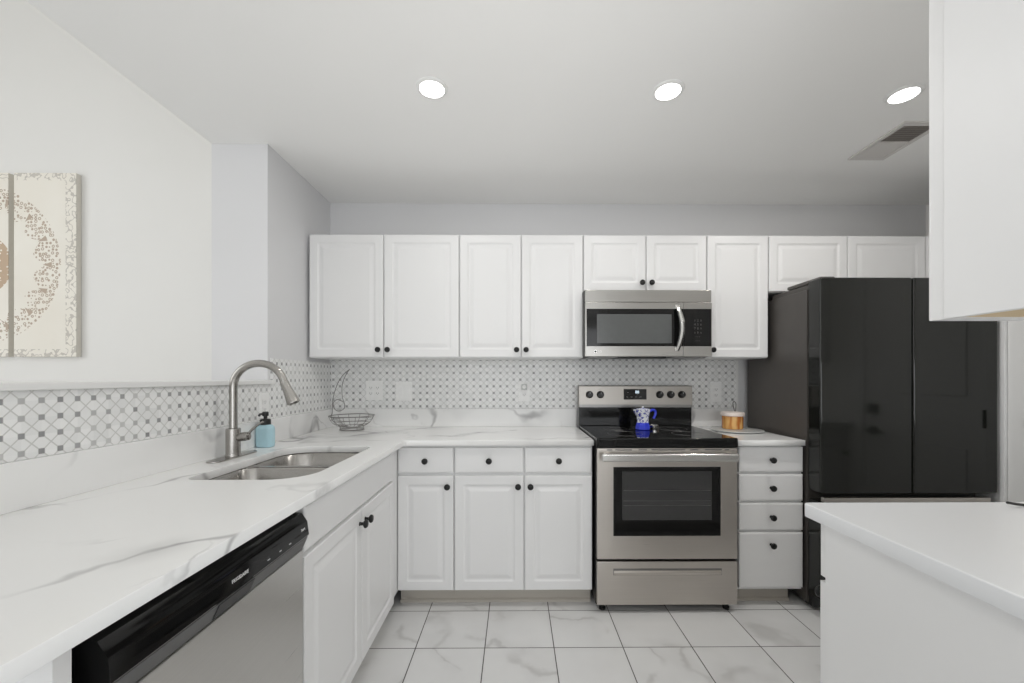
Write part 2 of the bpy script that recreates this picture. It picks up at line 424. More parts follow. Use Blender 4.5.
# ================================================================== CEILING FITTINGS
LAMPS = [(-.349, -1.141, 'leftmost recessed ceiling light, above the sink side'),
         (.644, -1.134, 'middle recessed ceiling light, above the range side'),
         (1.66, -1.12, 'rightmost recessed ceiling light, beside the ceiling vent')]
lamp0 = None
def lamp_or_fill_light(x, y, p=1.6):
    l = bpy.data.lights.new('lamp_or_fill', 'AREA'); l.shape = 'DISK'; l.size = .1; l.energy = p; l.color = (1, .975, .94)
    o = bpy.data.objects.new('lamp_or_fill_light', l); o.location = (x, y, CEIL-.012); COL.objects.link(o); return o
for i, (x, y, lab) in enumerate(LAMPS):
    if lamp0 is None:
        lamp0 = thing('recessed_light', lab, 'ceiling light', (x, y, CEIL), 'recessed ceiling lights')
        obj('trim_ring', add_lathe(BM(), [(.050, 0), (.050, -.006), (.053, -.008), (.064, -.004), (.066, 0)], (x, y, CEIL)), M['trim'], lamp0)
        obj('lens', add_lathe(BM(), [(0, -.001), (.051, -.001), (.051, -.007), (.02, -.0085), (0, -.009)], (x, y, CEIL)), M['lamp'], lamp0)
        root = lamp0
    else:
        root = lamp0.copy(); COL.objects.link(root); root.location = (x, y, CEIL); root['label'] = lab
        for ch in lamp0.children:
            c = ch.copy(); COL.objects.link(c); c.parent = root
    lamp_or_fill_light(x, y, (4.8, 5.5, 11.)[i])
for x in (-.349, .644):  # added fill lights behind the camera, without fittings
    for y in (-3.4, -5.0): lamp_or_fill_light(x, y)
# register: two banks of louvres tilted opposite ways
vx0, vx1, vy0, vy1 = 1.838, 2.036, -.936, -.602
v = thing('ceiling_vent', 'white louvred air register in the ceiling beside the rightmost recessed light', 'vent', ((vx0+vx1)/2, (vy0+vy1)/2, CEIL))
bm = sheet([[(vx0, vy0), (vx1, vy0), (vx1, vy1), (vx0, vy1)], [(vx0+.022, vy0+.022), (vx1-.022, vy0+.022), (vx1-.022, vy1-.022), (vx0+.022, vy1-.022)]], CEIL-.008, CEIL)
add_box(bm, vx0+.022, vx1-.022, (vy0+vy1)/2-.004, (vy0+vy1)/2+.004, CEIL-.007, CEIL)
obj('frame', bm, M['ventm'], v)
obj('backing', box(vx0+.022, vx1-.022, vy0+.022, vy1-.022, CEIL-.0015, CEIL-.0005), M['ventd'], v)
for a0, a1, sg in ((vy0+.022, (vy0+vy1)/2-.005, 1), ((vy0+vy1)/2+.005, vy1-.022, -1)):
    bm = BM(); k = 9
    for i in range(k):
        yc = a0+(a1-a0)*(i+.5)/k; h = .0065
        add_prism(bm, [(vx0+.022, yc-sg*h, CEIL-.0075), (vx0+.022, yc+sg*h*.4, CEIL-.0016), (vx0+.022, yc+sg*h*.4+.001, CEIL-.0016), (vx0+.022, yc-sg*h+.001, CEIL-.0075)], (vx1-vx0-.044, 0, 0))
    obj('louvre_bank', bm, M['ventm'], v, smooth=False)

# ================================================================== CABINET PARTS
def panel(bm, O, U, Nn, w, h, t, steps):
    """slab w x h x t standing on O, running along U, facing Nn; steps: (inset, depth) rings on the face"""
    O, U, Nn = Vector(O), Vector(U), Vector(Nn); V = Vector((0, 0, 1))
    def ring(i, d, r=.0004):
        return [bm.verts.new(O+U*a+V*b+Nn*(t+d)) for a, b in rrect(i, w-i, i, h-i, r, 3)]
    rings = [ring(0, -t)]+[ring(i, d, .0004 if i < .03 else max(.002, .014-.25*(i-.045))) for i, d in steps]
    n = len(rings[0])
    for p, q in zip(rings, rings[1:]):
        for k in range(n): bm.faces.new((p[k], p[(k+1) % n], q[(k+1) % n], q[k]))
    bm.faces.new(rings[0]); bm.faces.new(rings[-1])
    bmesh.ops.recalc_face_normals(bm, faces=bm.faces); return bm
RAISED = [(0, -.005), (.0015, -.002), (.005, 0), (.046, 0), (.050, -.003), (.054, -.006), (.060, -.0072), (.066, -.0062), (.076, -.003), (.084, -.0012), (.090, -.0006)]
SLAB = [(0, -.006), (.002, -.003), (.006, -.0005), (.012, 0)]
KNOB = [(.0085, 0), (.0065, .004), (.006, .014), (.012, .018), (.0165, .022), (.0165, .027), (.0135, .031), (.006, .033), (0, .033)]
def knob(parent, p, nrm):
    obj('knob', add_lathe(BM(), KNOB, p, nrm, 20), M['knob'], parent)
def door(name, parent, O, U, Nn, w, h, steps, kpos=None, t=.02):
    d = obj(name, panel(BM(), O, U, Nn, w, h, t, steps), M['cab'], parent)
    if kpos:
        p = Vector(O)+Vector(U)*kpos[0]+Vector((0, 0, 1))*kpos[1]+Vector(Nn)*t
        knob(d, p, Nn)
    return d
G = .0032
def upper(name, label, x0, x1, z0, z1, cuts, knobs, yf=-.315):
    c = thing(name, label, 'cabinet', ((x0+x1)/2, -.16, z0), 'white wall cabinets along the back wall')
    bm = box(x0+.0005, x1-.0005, yf, -.0015 if z0 > 1.5 else -.0115, z0, z1)
    obj('carcass', bm, M['inner'] if False else M['cab'], c, smooth=False)
    xs = [x0]+cuts+[x1]
    for a, b, k in zip(xs, xs[1:], knobs):
        kp = None if k is None else ((b-a-2*G-.026, .045) if k == 'r' else (.026, .045))
        door('door', c, (a+G, yf, z0+.004), (1, 0, 0), (0, -1, 0), b-a-2*G, z1-z0-.010, RAISED, kp)
    return c
ZB, ZT = 1.378, 2.140
upper('wall_cabinet', 'wide white two-door wall cabinet in the left corner beside the grey column', -1.267, -.345, ZB, ZT, [-.809], ['r', 'l'])
upper('wall_cabinet', 'white two-door wall cabinet just left of the microwave', -.345, .418, ZB, ZT, [.036], ['r', 'l'])
upper('wall_cabinet', 'short white two-door wall cabinet directly above the microwave', .418, 1.183, 1.790, ZT, [.806], ['r', 'l'])
upper('wall_cabinet', 'narrow single-door white wall cabinet between microwave and refrigerator', 1.183, 1.565, ZB, ZT, [], ['l'])
upper('wall_cabinet', 'short wide white wall cabinet above the black refrigerator', 1.565, 2.545, 1.785, ZT, [2.057], [None, None])
# filler strip against the column
# ---- base units on the back wall
ZC, ZCB = .918, .888
DZ0, DZ1, WZ0, WZ1 = .098, .722, .736, .876
def base(name, label, x0, x1, cuts, knobs, yf=-.605):
    c = thing(name, label, 'cabinet', ((x0+x1)/2, -.3, 0), 'white base cabinets along the back wall')
    obj('carcass', box(x0+.0005, x1-.0005, yf, -.002, .09, ZCB-.0005), M['cab'], c, smooth=False)
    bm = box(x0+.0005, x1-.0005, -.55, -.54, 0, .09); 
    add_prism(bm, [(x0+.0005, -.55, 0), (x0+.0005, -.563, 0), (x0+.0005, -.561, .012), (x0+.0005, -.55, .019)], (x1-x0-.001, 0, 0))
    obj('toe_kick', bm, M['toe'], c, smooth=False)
    xs = [x0]+cuts+[x1]
    for a, b, k in zip(xs, xs[1:], knobs):
        w = b-a-2*G-.001
        door('drawer', c, (a+G, yf, WZ0), (1, 0, 0), (0, -1, 0), w, WZ1-WZ0, SLAB, (w/2, .069))
        door('door', c, (a+G, yf, DZ0), (1, 0, 0), (0, -1, 0), w, DZ1-DZ0, RAISED, ((w-.03, DZ1-DZ0-.056) if k == 'r' else (.03, DZ1-DZ0-.056)))
    return c
base('base_cabinet', 'narrow white base cabinet with one drawer and one door in the counter corner', -.643, -.334, [], ['r'])
base('base_cabinet', 'white base cabinet with two drawers and two doors left of the range', -.334, .422, [.048], ['r', 'l'])
x0, x1 = 1.222, 1.580
c = thing('drawer_cabinet', 'narrow white base cabinet with four drawers between range and refrigerator', 'cabinet', (1.4, -.3, 0), 'white base cabinets along the back wall')
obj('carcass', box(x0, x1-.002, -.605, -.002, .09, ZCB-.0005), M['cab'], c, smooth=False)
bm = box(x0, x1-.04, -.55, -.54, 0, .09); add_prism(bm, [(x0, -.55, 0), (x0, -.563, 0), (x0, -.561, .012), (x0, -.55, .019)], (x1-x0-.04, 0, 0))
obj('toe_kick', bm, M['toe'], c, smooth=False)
for z0, z1 in ((.105, .409), (.420, .570), (.581, .727), (.738, .877)):
    w = x1-x0-.004
    door('drawer', c, (x0+.001, -.605, z0), (1, 0, 0), (0, -1, 0), w, z1-z0, SLAB, (w/2-.001, (z1-z0)/2 if z1-z0 < .2 else z1-z0-.066))
# ---- sink base on the left run
yS0, yS1, XF = -1.648, -.735, -.642
c = thing('sink_base_cabinet', 'white two-door base cabinet under the sink on the left run', 'cabinet', (-.95, (yS0+yS1)/2, 0))
obj('carcass', add_box(box(XF-.018, XF, yS0, yS1, .09, ZCB-.0005), XT+.002, XF-.018, yS0, yS1, .09, .62), M['cab'], c, smooth=False)
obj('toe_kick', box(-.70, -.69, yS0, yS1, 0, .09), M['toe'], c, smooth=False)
door('false_front', c, (XF, yS0+.004, .737), (0, 1, 0), (1, 0, 0), yS1-yS0-.02, .141, SLAB)
ym = -1.190
for a, b, k in ((yS0+.004, ym-G, 'r'), (ym+G, yS1-.016, 'l')):
    w = b-a; h = .724-.06
    door('door', c, (XF, a, .098), (0, 1, 0), (1, 0, 0), w, .724-.098, RAISED, ((w-.024, .574) if k == 'r' else (.030, .574)))
# corner filler and the panel beyond the dishwasher
tag(obj('corner_filler', box(XF-.012, XF-.0015, -.734, -.606, .09, ZCB-.0005, bev=.001), M['cab'], org=(XF, -.67, .09)), 'slim white filler strip in the inner corner of the base cabinets', 'filler panel')
tag(obj('end_panel', box(XT+.002, XF+.012, -2.30, -2.275, 0, ZCB-.0005, bev=.001), M['cab'], org=(-.95, -2.29, 0)), 'white end panel closing the left counter run beside the dishwasher', 'end panel')

# ================================================================== COUNTERTOPS
ct = thing('countertop', 'white veined quartz countertop running from the left wall into the corner around the sink', 'countertop', (-.9, -1.3, ZCB), None)
hole = rrect(-1.105, -.703, -1.497, -.832, (.05, .13, .05, .12), 8)
r_ = .02
Lp = [(XT+.001, -2.42), (-.6, -2.42), (-.6, -.662), (-.594, -.648), (-.58, -.643), (.424, -.643), (.424, -.0015), (XT+.001, -.0015)]
obj('slab', sheet([Lp, hole], ZCB, ZC, .0015), M['quartz'], ct, smooth=False)
def upstand(label, *b):
    tag(obj('upstand', box(*b, bev=.0015), M['quartz'], org=((b[0]+b[1])/2, (b[2]+b[3])/2, ZC)), label, 'backsplash', 'quartz upstands behind the countertops')
upstand('white veined quartz upstand strip along the back wall left of the range', XT+.022, .424, -.021, -.0015, ZC, 1.0425)
upstand('white veined quartz upstand strip along the left wall behind the faucet', XT+.001, XT+.0215, -2.42, -.0015, ZC, 1.0425)
upstand('short white quartz upstand strip between range and refrigerator', 1.205, 1.536, -.021, -.0015, ZC, 1.0425)
ct2 = thing('countertop', 'small white quartz countertop between range and refrigerator', 'countertop', (1.39, -.32, ZCB))
obj('slab', sheet([[(1.205, -.655), (1.566, -.655), (1.566, -.0015), (1.205, -.0015)]], ZCB, ZC, .0015), M['quartz'], ct2, smooth=False)

# ================================================================== SINK
sk = thing('kitchen_sink', 'double-bowl stainless steel undermount sink set in the left countertop', 'sink', (-.904, -1.165, .70))
def bowl(x0, x1, y0, y1, r, z0, z1):
    bm = BM(); rings = []
    for ins, z in ((0, z1), (.004, z1-.006), (.010, z0+.06), (.016, z0+.025), (.03, z0+.008), (.055, z0)):
        rings.append([bm.verts.new((x, y, z)) for x, y in rrect(x0+ins, x1-ins, y0+ins, y1-ins, tuple(max(.012, q-ins*.5) for q in r), 8)])
    for p, q in zip(rings, rings[1:]):
        n = len(p)
        for i in range(n): bm.faces.new((p[i], p[(i+1) % n], q[(i+1) % n], q[i]))
    bm.faces.new(rings[-1])
    bmesh.ops.recalc_face_normals(bm, faces=bm.faces)
    bmesh.ops.reverse_faces(bm, faces=bm.faces); return bm
B1 = (-1.112, -.696, -1.504, -1.160, (.05, .13, .06, .06)); B2 = (-1.112, -.696, -1.136, -.826, (.06, .06, .05, .12))
for b in (B1, B2): 
    o = obj('bowl', bowl(*b[:4], b[4], .70, ZCB-.004), M['sinksteel'], sk); o.modifiers.clear()
    cx, cy = (b[0]+b[1])/2, (b[2]+b[3])/2
    obj('drain', add_lathe(BM(), [(.045, .7005), (.045, .703), (.036, .704), (.034, .7015), (0, .7012)], (cx, cy, 0), (0, 0, 1), 24), M['bright'], sk)
obj('rim', sheet([[(-1.14, -1.53), (-.67, -1.53), (-.67, -.80), (-1.14, -.80)], rrect(*B1[:4], B1[4]), rrect(*B2[:4], B2[4])], ZCB-.0045, ZCB-.0008), M['sinksteel'], sk)

# ================================================================== FAUCET
FX, FY = -1.2005, -1.105
fc = thing('faucet', 'brushed nickel gooseneck pull-down faucet on a deck plate behind the sink', 'faucet', (FX, FY, ZC))
bm = sheet([rrect(FX-.03, FX+.03, FY-.135, FY+.135, .029)], ZC, ZC+.006, .0015); obj('deck_plate', bm, M['nickel'], fc)
obj('body', add_lathe(BM(), [(.030, .0062), (.030, .012), (.0275, .016), (.0275, .118), (.026, .122), (.018, .124)], (FX, FY, ZC)), M['nickel'], fc)
def fp(px, py):    # point of the spout in the plane y = FY
    s = (FY+2.8642)/411.24
    return (( px-515.4)*s, FY, 1.2546-(py-377.94)*s)
path = [(FX, FY, ZC+.124), (FX, FY, 1.15)]
px0 = 515.4+FX*411.24/(FY+2.8642)
for k in range(21):
    a = PI-(PI-math.radians(12))*k/20
    path.append(fp(px0+25.4+25.4*math.cos(a), 387-23.6*math.sin(a)))
obj('spout', add_tube(BM(), path, .0155, 18), M['nickel'], fc)
h0, h1 = Vector(fp(px0+50.2, 382)), Vector(fp(px0+60.2, 403.3)); hd = (h1-h0); L = hd.length
obj('spray_head', add_lathe(BM(), [(.0165, 0), (.0178, .002), (.0178, L*.25), (.020, L*.45), (.0265, L*.93), (.026, L*.98), (.022, L), (.02, L-.004), (0, L-.004)], h0, hd, 24), M['nickel'], fc)
bm = add_lathe(BM(), [(.014, .02), (.018, .026), (.019, .05), (.017, .066), (.008, .070), (0, .070)], (FX, FY, ZC+.082), (1, 0, .12), 20)
obj('handle_hub', bm, M['nickel'], fc)
obj('lever', add_tube(BM(), [(FX+.060, FY, ZC+.093), (FX+.075, FY, ZC+.112), (FX+.098, FY+.004, ZC+.135), (FX+.122, FY+.008, ZC+.150)], [.006, .0055, .005, .0045], 10), M['nickel'], fc)

# ================================================================== DISHWASHER
yD0, yD1 = -2.250, -1.660
dw = thing('dishwasher', 'stainless steel dishwasher with black control strip under the left countertop', 'dishwasher', (-.9, (yD0+yD1)/2, 0))
obj('tub', box(XT+.05, -.655, yD0+.01, yD1-.01, .10, .868), M['black'], dw, smooth=False)
obj('toe_panel', box(-.70, -.69, yD0+.01, yD1-.01, .0, .098), M['black'], dw, smooth=False)
obj('door', box(-.655, -.617, yD0+.003, yD1-.003, .105, .757, bev=.004), M['steel_y'], dw)
sec = [(-.655, .757), (-.622, .757), (-.606, .793), (-.601, .800), (-.606, .838), (-.622, .862), (-.655, .866)]
con = obj('control_strip', add_prism(BM(), [(x, yD0+.002, z) for x, z in sec], (0, yD1-yD0-.004, 0)), M['gloss'], dw)
bd = obj('lower_band', add_prism(BM(), [(-.6215, yD0+.0025, .7565), (-.6205, yD0+.0025, .7565), (-.6048, yD0+.0025, .7925), (-.6058, yD0+.0025, .7935)], (0, yD1-yD0-.005, 0)), M['band'], con)
gl = [(-.6195, -2.020, .7605), (-.6165, -2.020, .7605), (-.6035, -2.020, .7905), (-.6065, -2.020, .7905)]
obj('grip_recess', add_prism(BM(), gl, (0, .115, 0)), M['slot'], bd)
# lettering on the sloping face
a = Vector((-.601, 0, .800)); b = Vector((-.606, 0, .838)); up = (b-a).normalized(); rt = Vector((0, 1, 0)); nn = rt.cross(up).normalized()
def on_strip(y, f): p = a+(b-a)*f+nn*.0003; return Matrix(((rt.x, up.x, nn.x, p.x), (rt.y, up.y, nn.y, y), (rt.z, up.z, nn.z, p.z), (0, 0, 0, 1)))
obj('lettering', text_bm('FRIGIDAIRE', .0108, on_strip(-1.957, .5)), M['ink'], con, smooth=False)
for i, y in enumerate((-1.855, -1.805, -1.76)):
    bm = text_bm('ooo', .006, on_strip(y, .3)); obj('button_print', bm, M['ink'], con, smooth=False)
obj('button_print', text_bm('Start', .011, on_strip(-1.69, .62)), M['ink'], con, smooth=False)
tag(obj('mounting_bracket', box(-.652, -.634, -1.672, -1.6575, .868, .8875, bev=.001), M['bright'], org=(-.64, -1.66, .868)), 'small metal bracket fixing the dishwasher below the countertop edge', 'bracket')

# ================================================================== RANGE
RX0, RX1, RF = .432, 1.188, -.68
rg = thing('range', 'freestanding stainless steel electric range with black glass cooktop', 'range', ((RX0+RX1)/2, -.36, 0))
obj('body', box(RX0+.002, RX1-.002, RF+.035, -.05, .03, .883, bev=.003), M['black'], rg)
bm = box(RX0, RX1, RF-.004, -.06, .884, .934, bev=.007, seg=3)
ck = obj('cooktop', bm, M['glassblk'], rg)
for cx, cy, rr in ((.63, -.50, .10), (.99, -.50, .085), (.63, -.27, .075), (.99, -.27, .09)):
    obj('burner_ring', add_tube(BM(), [(cx+rr*math.cos(2*PI*i/48), cy+rr*math.sin(2*PI*i/48), .9342) for i in range(48)], .0006, 6, True), M['dark_steel'], ck)
# back guard: black lower panel, bevelled steel control panel above
gx0, gx1 = .4265, 1.186
obj('back_panel', box(gx0, gx1, -.107, -.05, .934, 1.056, bev=.004), M['gloss'], rg)
sec = [(-.05, 1.056), (-.117, 1.056), (-.119, 1.064), (-.112, 1.198), (-.104, 1.203), (-.05, 1.203)]
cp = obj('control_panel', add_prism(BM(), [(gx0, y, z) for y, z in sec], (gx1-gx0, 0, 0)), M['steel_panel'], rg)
obj('lower_band', box(gx0+.001, gx1-.001, -.1195, -.113, 1.0565, 1.077, bev=.002), M['dark_steel'], cp)
pa, pb = Vector((0, -.119, 1.064)), Vector((0, -.112, 1.198)); pu = (pb-pa).normalized(); pr = Vector((1, 0, 0)); pn = pr.cross(pu).normalized()
def on_panel(x, z, off=.0004):
    f = (z-pa.z)/(pb.z-pa.z); p = pa+(pb-pa)*f+pn*off
    return Matrix(((pr.x, pu.x, pn.x, x), (pr.y, pu.y, pn.y, p.y), (pr.z, pu.z, pn.z, p.z), (0, 0, 0, 1)))
def px_x(px, y): return (px-515.4)*(y+2.8642)/411.24
for px in (589.5, 600.5, 660, 671, 682):
    x = px_x(px, -.115); mt = on_panel(x, 1.143, 0)
    bm = add_lathe(BM(), [(.0245, 0), (.0245, .006), (.022, .010), (.020, .024), (.017, .027), (0, .027)], (0, 0, 0), (0, 0, 1), 28)
    add_box(bm, -.004, .004, -.018, .018, .026, .031, bev=.0015)
    bm.transform(mt); kb = obj('knob', bm, M['black'], rg)
    bm = box(-.0008, .0008, .004, .017, .031, .0314); bm.transform(mt); obj('pointer', bm, M['ink'], kb)
xd0, xd1 = px_x(623.8, -.115), px_x(646.8, -.115)
bm = box(xd0, xd1, -.036, .034, 0, .002, bev=.0008); mt = on_panel(0, 1.146, 0); bm.transform(mt)
ds = obj('display', bm, M['gloss'], cp)
xm = (xd0+xd1)/2
obj('digits', text_bm('88', .027, on_panel(xm+.014, 1.159, .0023)), M['digit'], ds, smooth=False)
for k in range(4): obj('key_print', text_bm('ooo', .007, on_panel(xd0+.022+.03*k, 1.128, .0023)), M['ink'], ds, smooth=False)
obj('key_print', text_bm('---', .012, on_panel(xd0+.03, 1.158, .0023)), M['ink'], ds, smooth=False)
# oven door with slots, window and bar handle
dr = obj('oven_door', box(RX0+.003, RX1-.003, RF, RF+.034, .289, .880, bev=.004), M['steel'], rg)
for xa, xb in ((.487, .515), (.53, .62), (.655, .70), (.725, .905), (.93, .975), (1.01, 1.10), (1.115, 1.14)):
    obj('vent_slot', box(xa, xb, RF-.0006, RF+.004, .8695, .874), M['slot'], dr, smooth=False)
wn = obj('oven_window', box(.521, 1.094, RF-.0025, RF+.004, .413, .781, bev=.002), M['glassblk'], dr)
obj('inner_glass', box(.567, 1.046, RF-.0032, RF, .498, .758, bev=.0004), M['mesh'], wn)
bm = BM()
for z in (.575, .60, .655): add_box(bm, .575, 1.04, RF-.0034, RF-.0028, z, z+.0018)
obj('rack', bm, M['dark_steel'], wn, smooth=False)
hb = obj('handle', box(RX0+.018, RX1-.018, RF-.052, RF-.026, .816, .860, bev=.010, seg=3), M['bright'], dr)
for x in (RX0+.05, RX1-.05): obj('handle_bracket', box(x-.016, x+.016, RF-.03, RF+.001, .829, .857, bev=.003), M['steel'], hb)
# storage drawer
dd = obj('storage_drawer', box(RX0+.003, RX1-.003, RF, RF+.034, .045, .277, bev=.004), M['steel'], rg)
obj('pull_recess', box(.521, 1.100, RF-.0008, RF+.003, .204, .240), M['dark_steel'], dd, smooth=False)
bm = add_prism(BM(), [(.524, RF-.0012, .205), (.524, RF-.006, .217), (.524, RF-.006, .222), (.524, RF-.0012, .229)], (.573, 0, 0))
obj('pull_lip', bm, M['steel'], dd)
for x in (RX0+.04, RX1-.04):
    for y in (RF+.05, -.10): obj('foot', add_lathe(BM(), [(.018, 0), (.018, .012), (.011, .014), (.011, .031)], (x, y, 0), (0, 0, 1), 16), M['black'], rg)

# ================================================================== MICROWAVE
MX0, MX1, MF, MZ0, MZ1 = .414, 1.177, -.41, 1.383, 1.782
mw = thing('microwave', 'stainless steel over-the-range microwave with black glass door and curved handle', 'microwave', ((MX0+MX1)/2, -.2, MZ0))
obj('body', box(MX0, MX1, -.385, -.0125, MZ0+.004, MZ1, bev=.003), M['black'], mw)
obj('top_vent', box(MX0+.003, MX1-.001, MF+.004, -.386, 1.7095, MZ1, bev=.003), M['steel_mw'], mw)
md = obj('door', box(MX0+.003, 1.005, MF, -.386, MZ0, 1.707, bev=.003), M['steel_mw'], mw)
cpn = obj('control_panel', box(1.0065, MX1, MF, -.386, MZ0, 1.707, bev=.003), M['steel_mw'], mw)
obj('door_glass', box(MX0+.011, 1.0045, MF-.0012, MF+.002, 1.444, 1.668, bev=.0005), M['gloss'], md)
obj('screen', box(.487, .935, MF-.0018, MF+.001, 1.462, 1.636, bev=.0004), M['screen'], md)
kp_ = obj('keypad', box(1.007, MX1-.004, MF-.0012, MF+.002, 1.444, 1.668, bev=.0005), M['gloss'], cpn)
for r in range(6):
    mt = Matrix(((1, 0, 0, 1.092), (0, 0, -1, MF-.0015), (0, 1, 0, 1.598-.024*r), (0, 0, 0, 1)))
    obj('key_print', text_bm(['1  2  3', '4  5  6', '7  8  9', 'o  0  o', '- - -', '- - -'][r], .017, mt), M['dark_steel'], kp_, smooth=False)
hz0, hz1 = 1.415, 1.690
hp = []
for k in range(13):
    t = k/12; z = hz0+(hz1-hz0)*t; b_ = math.sin(PI*t)
    hp.append((.962+.020*b_, MF-.010-.040*b_**.7, z))
bm = BM(); rings = []
for (x, y, z) in hp: rings.append([bm.verts.new((x+a_, y+c_, z)) for a_, c_ in ((-.014, .006), (-.011, -.004), (0, -.009), (.011, -.004), (.014, .006))])
for p, q in zip(rings, rings[1:]):
    for k in range(5): bm.faces.new((p[k], p[(k+1) % 5], q[(k+1) % 5], q[k]))
bm.faces.new(rings[0]); bm.faces.new(rings[-1]); bmesh.ops.recalc_face_normals(bm, faces=bm.faces)
hd_ = obj('handle', bm, M['bright'], md)
for z in (hz0+.012, hz1-.012): obj('handle_mount', box(.950, .980, MF-.016, MF+.001, z-.012, z+.012, bev=.003), M['bright'], hd_)
obj('emblem', add_lathe(BM(), [(.0085, 0), (.0085, .001), (.006, .001), (.006, 0)], (.478, MF, 1.413), (0, -1, 0), 24), M['bright'], md)
mt = Matrix(((1, 0, 0, .505), (0, 0, -1, MF-.0004), (0, 1, 0, 1.413), (0, 0, 0, 1)))
obj('lettering', text_bm('LG', .018, mt), M['ink'], md, smooth=False)
bm = box(.64, .92, -.36, -.30, MZ0-.006, MZ0+.003, bev=.002); obj('lamp_cover', bm, M['black'], mw)
for xa in (.45, .97): obj('grease_filter', box(xa, xa+.17, -.34, -.12, MZ0-.003, MZ0+.003, bev=.001), M['dark_steel'], mw)

# ================================================================== REFRIGERATOR
FX0, FX1, FF = 1.592, 2.520, -.735
fr = thing('refrigerator', 'tall black stainless french-door refrigerator in the right corner', 'refrigerator', ((FX0+FX1)/2, -.38, 0))
obj('body', box(FX0, FX1, -.632, -.05, .03, 1.738, bev=.006), M['fridge_side'], fr)
obj('top_cap', box(FX0+.015, FX1-.015, -.64, -.30, 1.7375, 1.768, bev=.006), M['fridge_side'], fr)
for xa, xb in ((FX0-.004, 2.072), (2.078, FX1+.004)):
    o = obj('door', box(xa, xb, FF, -.642, .650, 1.780, bev=.010, seg=3), M['fridge'], fr)
    obj('gasket', box(xa+.02, xb-.02, -.6425, -.631, .67, 1.735), M['slot'], o, smooth=False)
fz = obj('freezer_drawer', box(FX0-.004, FX1+.004, FF, -.642, .09, .605, bev=.010, seg=3), M['fridge'], fr)
obj('gasket', box(FX0+.02, FX1-.02, -.6425, -.631, .12, .60), M['slot'], fz, smooth=False)
obj('grip_trim', box(FX0+.02, FX1-.03, FF+.004, FF+.03, .6045, .628, bev=.003), M['steel'], fz)
obj('kick_plate', box(FX0+.01, FX1-.01, -.66, -.62, .02, .088), M['black'], fr, smooth=False)
for xa in (FX0+.01, FX1-.09): obj('hinge_cover', box(xa, xa+.08, -.715, -.45, 1.768, 1.789, bev=.006), M['fridge_side'], fr)
for x in (FX0+.05, FX1-.05):
    for y in (-.58, -.10): obj('foot', add_lathe(BM(), [(.02, 0), (.02, .031)], (x, y, 0), (0, 0, 1), 14), M['black'], fr)

tag(obj('tall_end_panel', box(2.546, 2.5885, -.742, -.002, 0, 2.134, bev=.001), M['cab'], org=(2.56, -.37, 0)), 'tall white side panel standing against the right side of the refrigerator', 'panel')

# ================================================================== PENINSULA AND HANGING CABINETS
PX0 = .801
pc = thing('peninsula_cabinet', 'white base cabinet of the peninsula at the right edge of the photo', 'cabinet', (1.7, -2.1, 0))
obj('carcass', box(PX0+.004, XR-.002, -2.40, -1.808, .09, ZCB-.0065), M['cab'], pc, smooth=False)
obj('end_panel', box(PX0, PX0+.0035, -2.40, -1.808, 0, ZCB-.0065), M['cab'], pc, smooth=False)
obj('toe_kick', box(PX0+.004, XR-.002, -1.88, -1.87, 0, .09), M['toe'], pc, smooth=False)
for i in range(4):
    w = (XR-.01-PX0)/4; a = PX0+w*i
    door('drawer', pc, (a+w-G, -1.808, WZ0), (-1, 0, 0), (0, 1, 0), w-2*G, WZ1-WZ0, SLAB, (w/2, .07), .026)
    door('door', pc, (a+w-G, -1.808, DZ0), (-1, 0, 0), (0, 1, 0), w-2*G, DZ1-DZ0, RAISED, ((w-.03 if i % 2 == 0 else .03), DZ1-DZ0-.045), .026)
pt = thing('countertop', 'plain white quartz peninsula countertop at the lower right', 'countertop', (1.6, -2.1, ZCB))
obj('slab', sheet([rrect(.777, XR-.002, -2.43, -1.757, (.004, .004, .004, .012), 4)], ZCB-.006, ZC, .003), M['quartz_plain'], pt, smooth=False)
HX, HY0, HY1 = .892, -2.30, -2.015
hc = thing('hanging_cabinet', 'white wall cabinet hanging above the peninsula at the upper right', 'cabinet', (1.7, -2.15, 1.378))
bm = box(HX, HX+.018, HY0, HY1, 1.378, 2.142); add_box(bm, XR-.02, XR-.002, HY0, HY1, 1.378, 2.142)
add_box(bm, HX+.018, XR-.02, HY0, HY1, 2.12, 2.142); add_box(bm, HX+.018, XR-.02, HY0, HY0+.018, 1.378, 2.12)
add_box(bm, HX+.018, XR-.02, HY1-.012, HY1, 1.3785, 2.12)
obj('carcass', bm, M['cab'], hc, smooth=False)
obj('bottom_panel', box(HX+.018, XR-.02, HY0+.018, HY1-.012, 1.380, 1.395), M['tan'], hc, smooth=False)
for i in range(4):
    w = (XR-.004-HX)/4; a = HX+w*i
    door('door', hc, (a+w-.0005 if i == 0 else a+w-G, HY1+.006, 1.378), (-1, 0, 0), (0, 1, 0), w-2*G, .76, RAISED, None, .034)
obj('hinge_strip', box(HX+.010, XR-.01, HY1, HY1+.0065, 1.385, 2.13), M['inner'], hc, smooth=False)

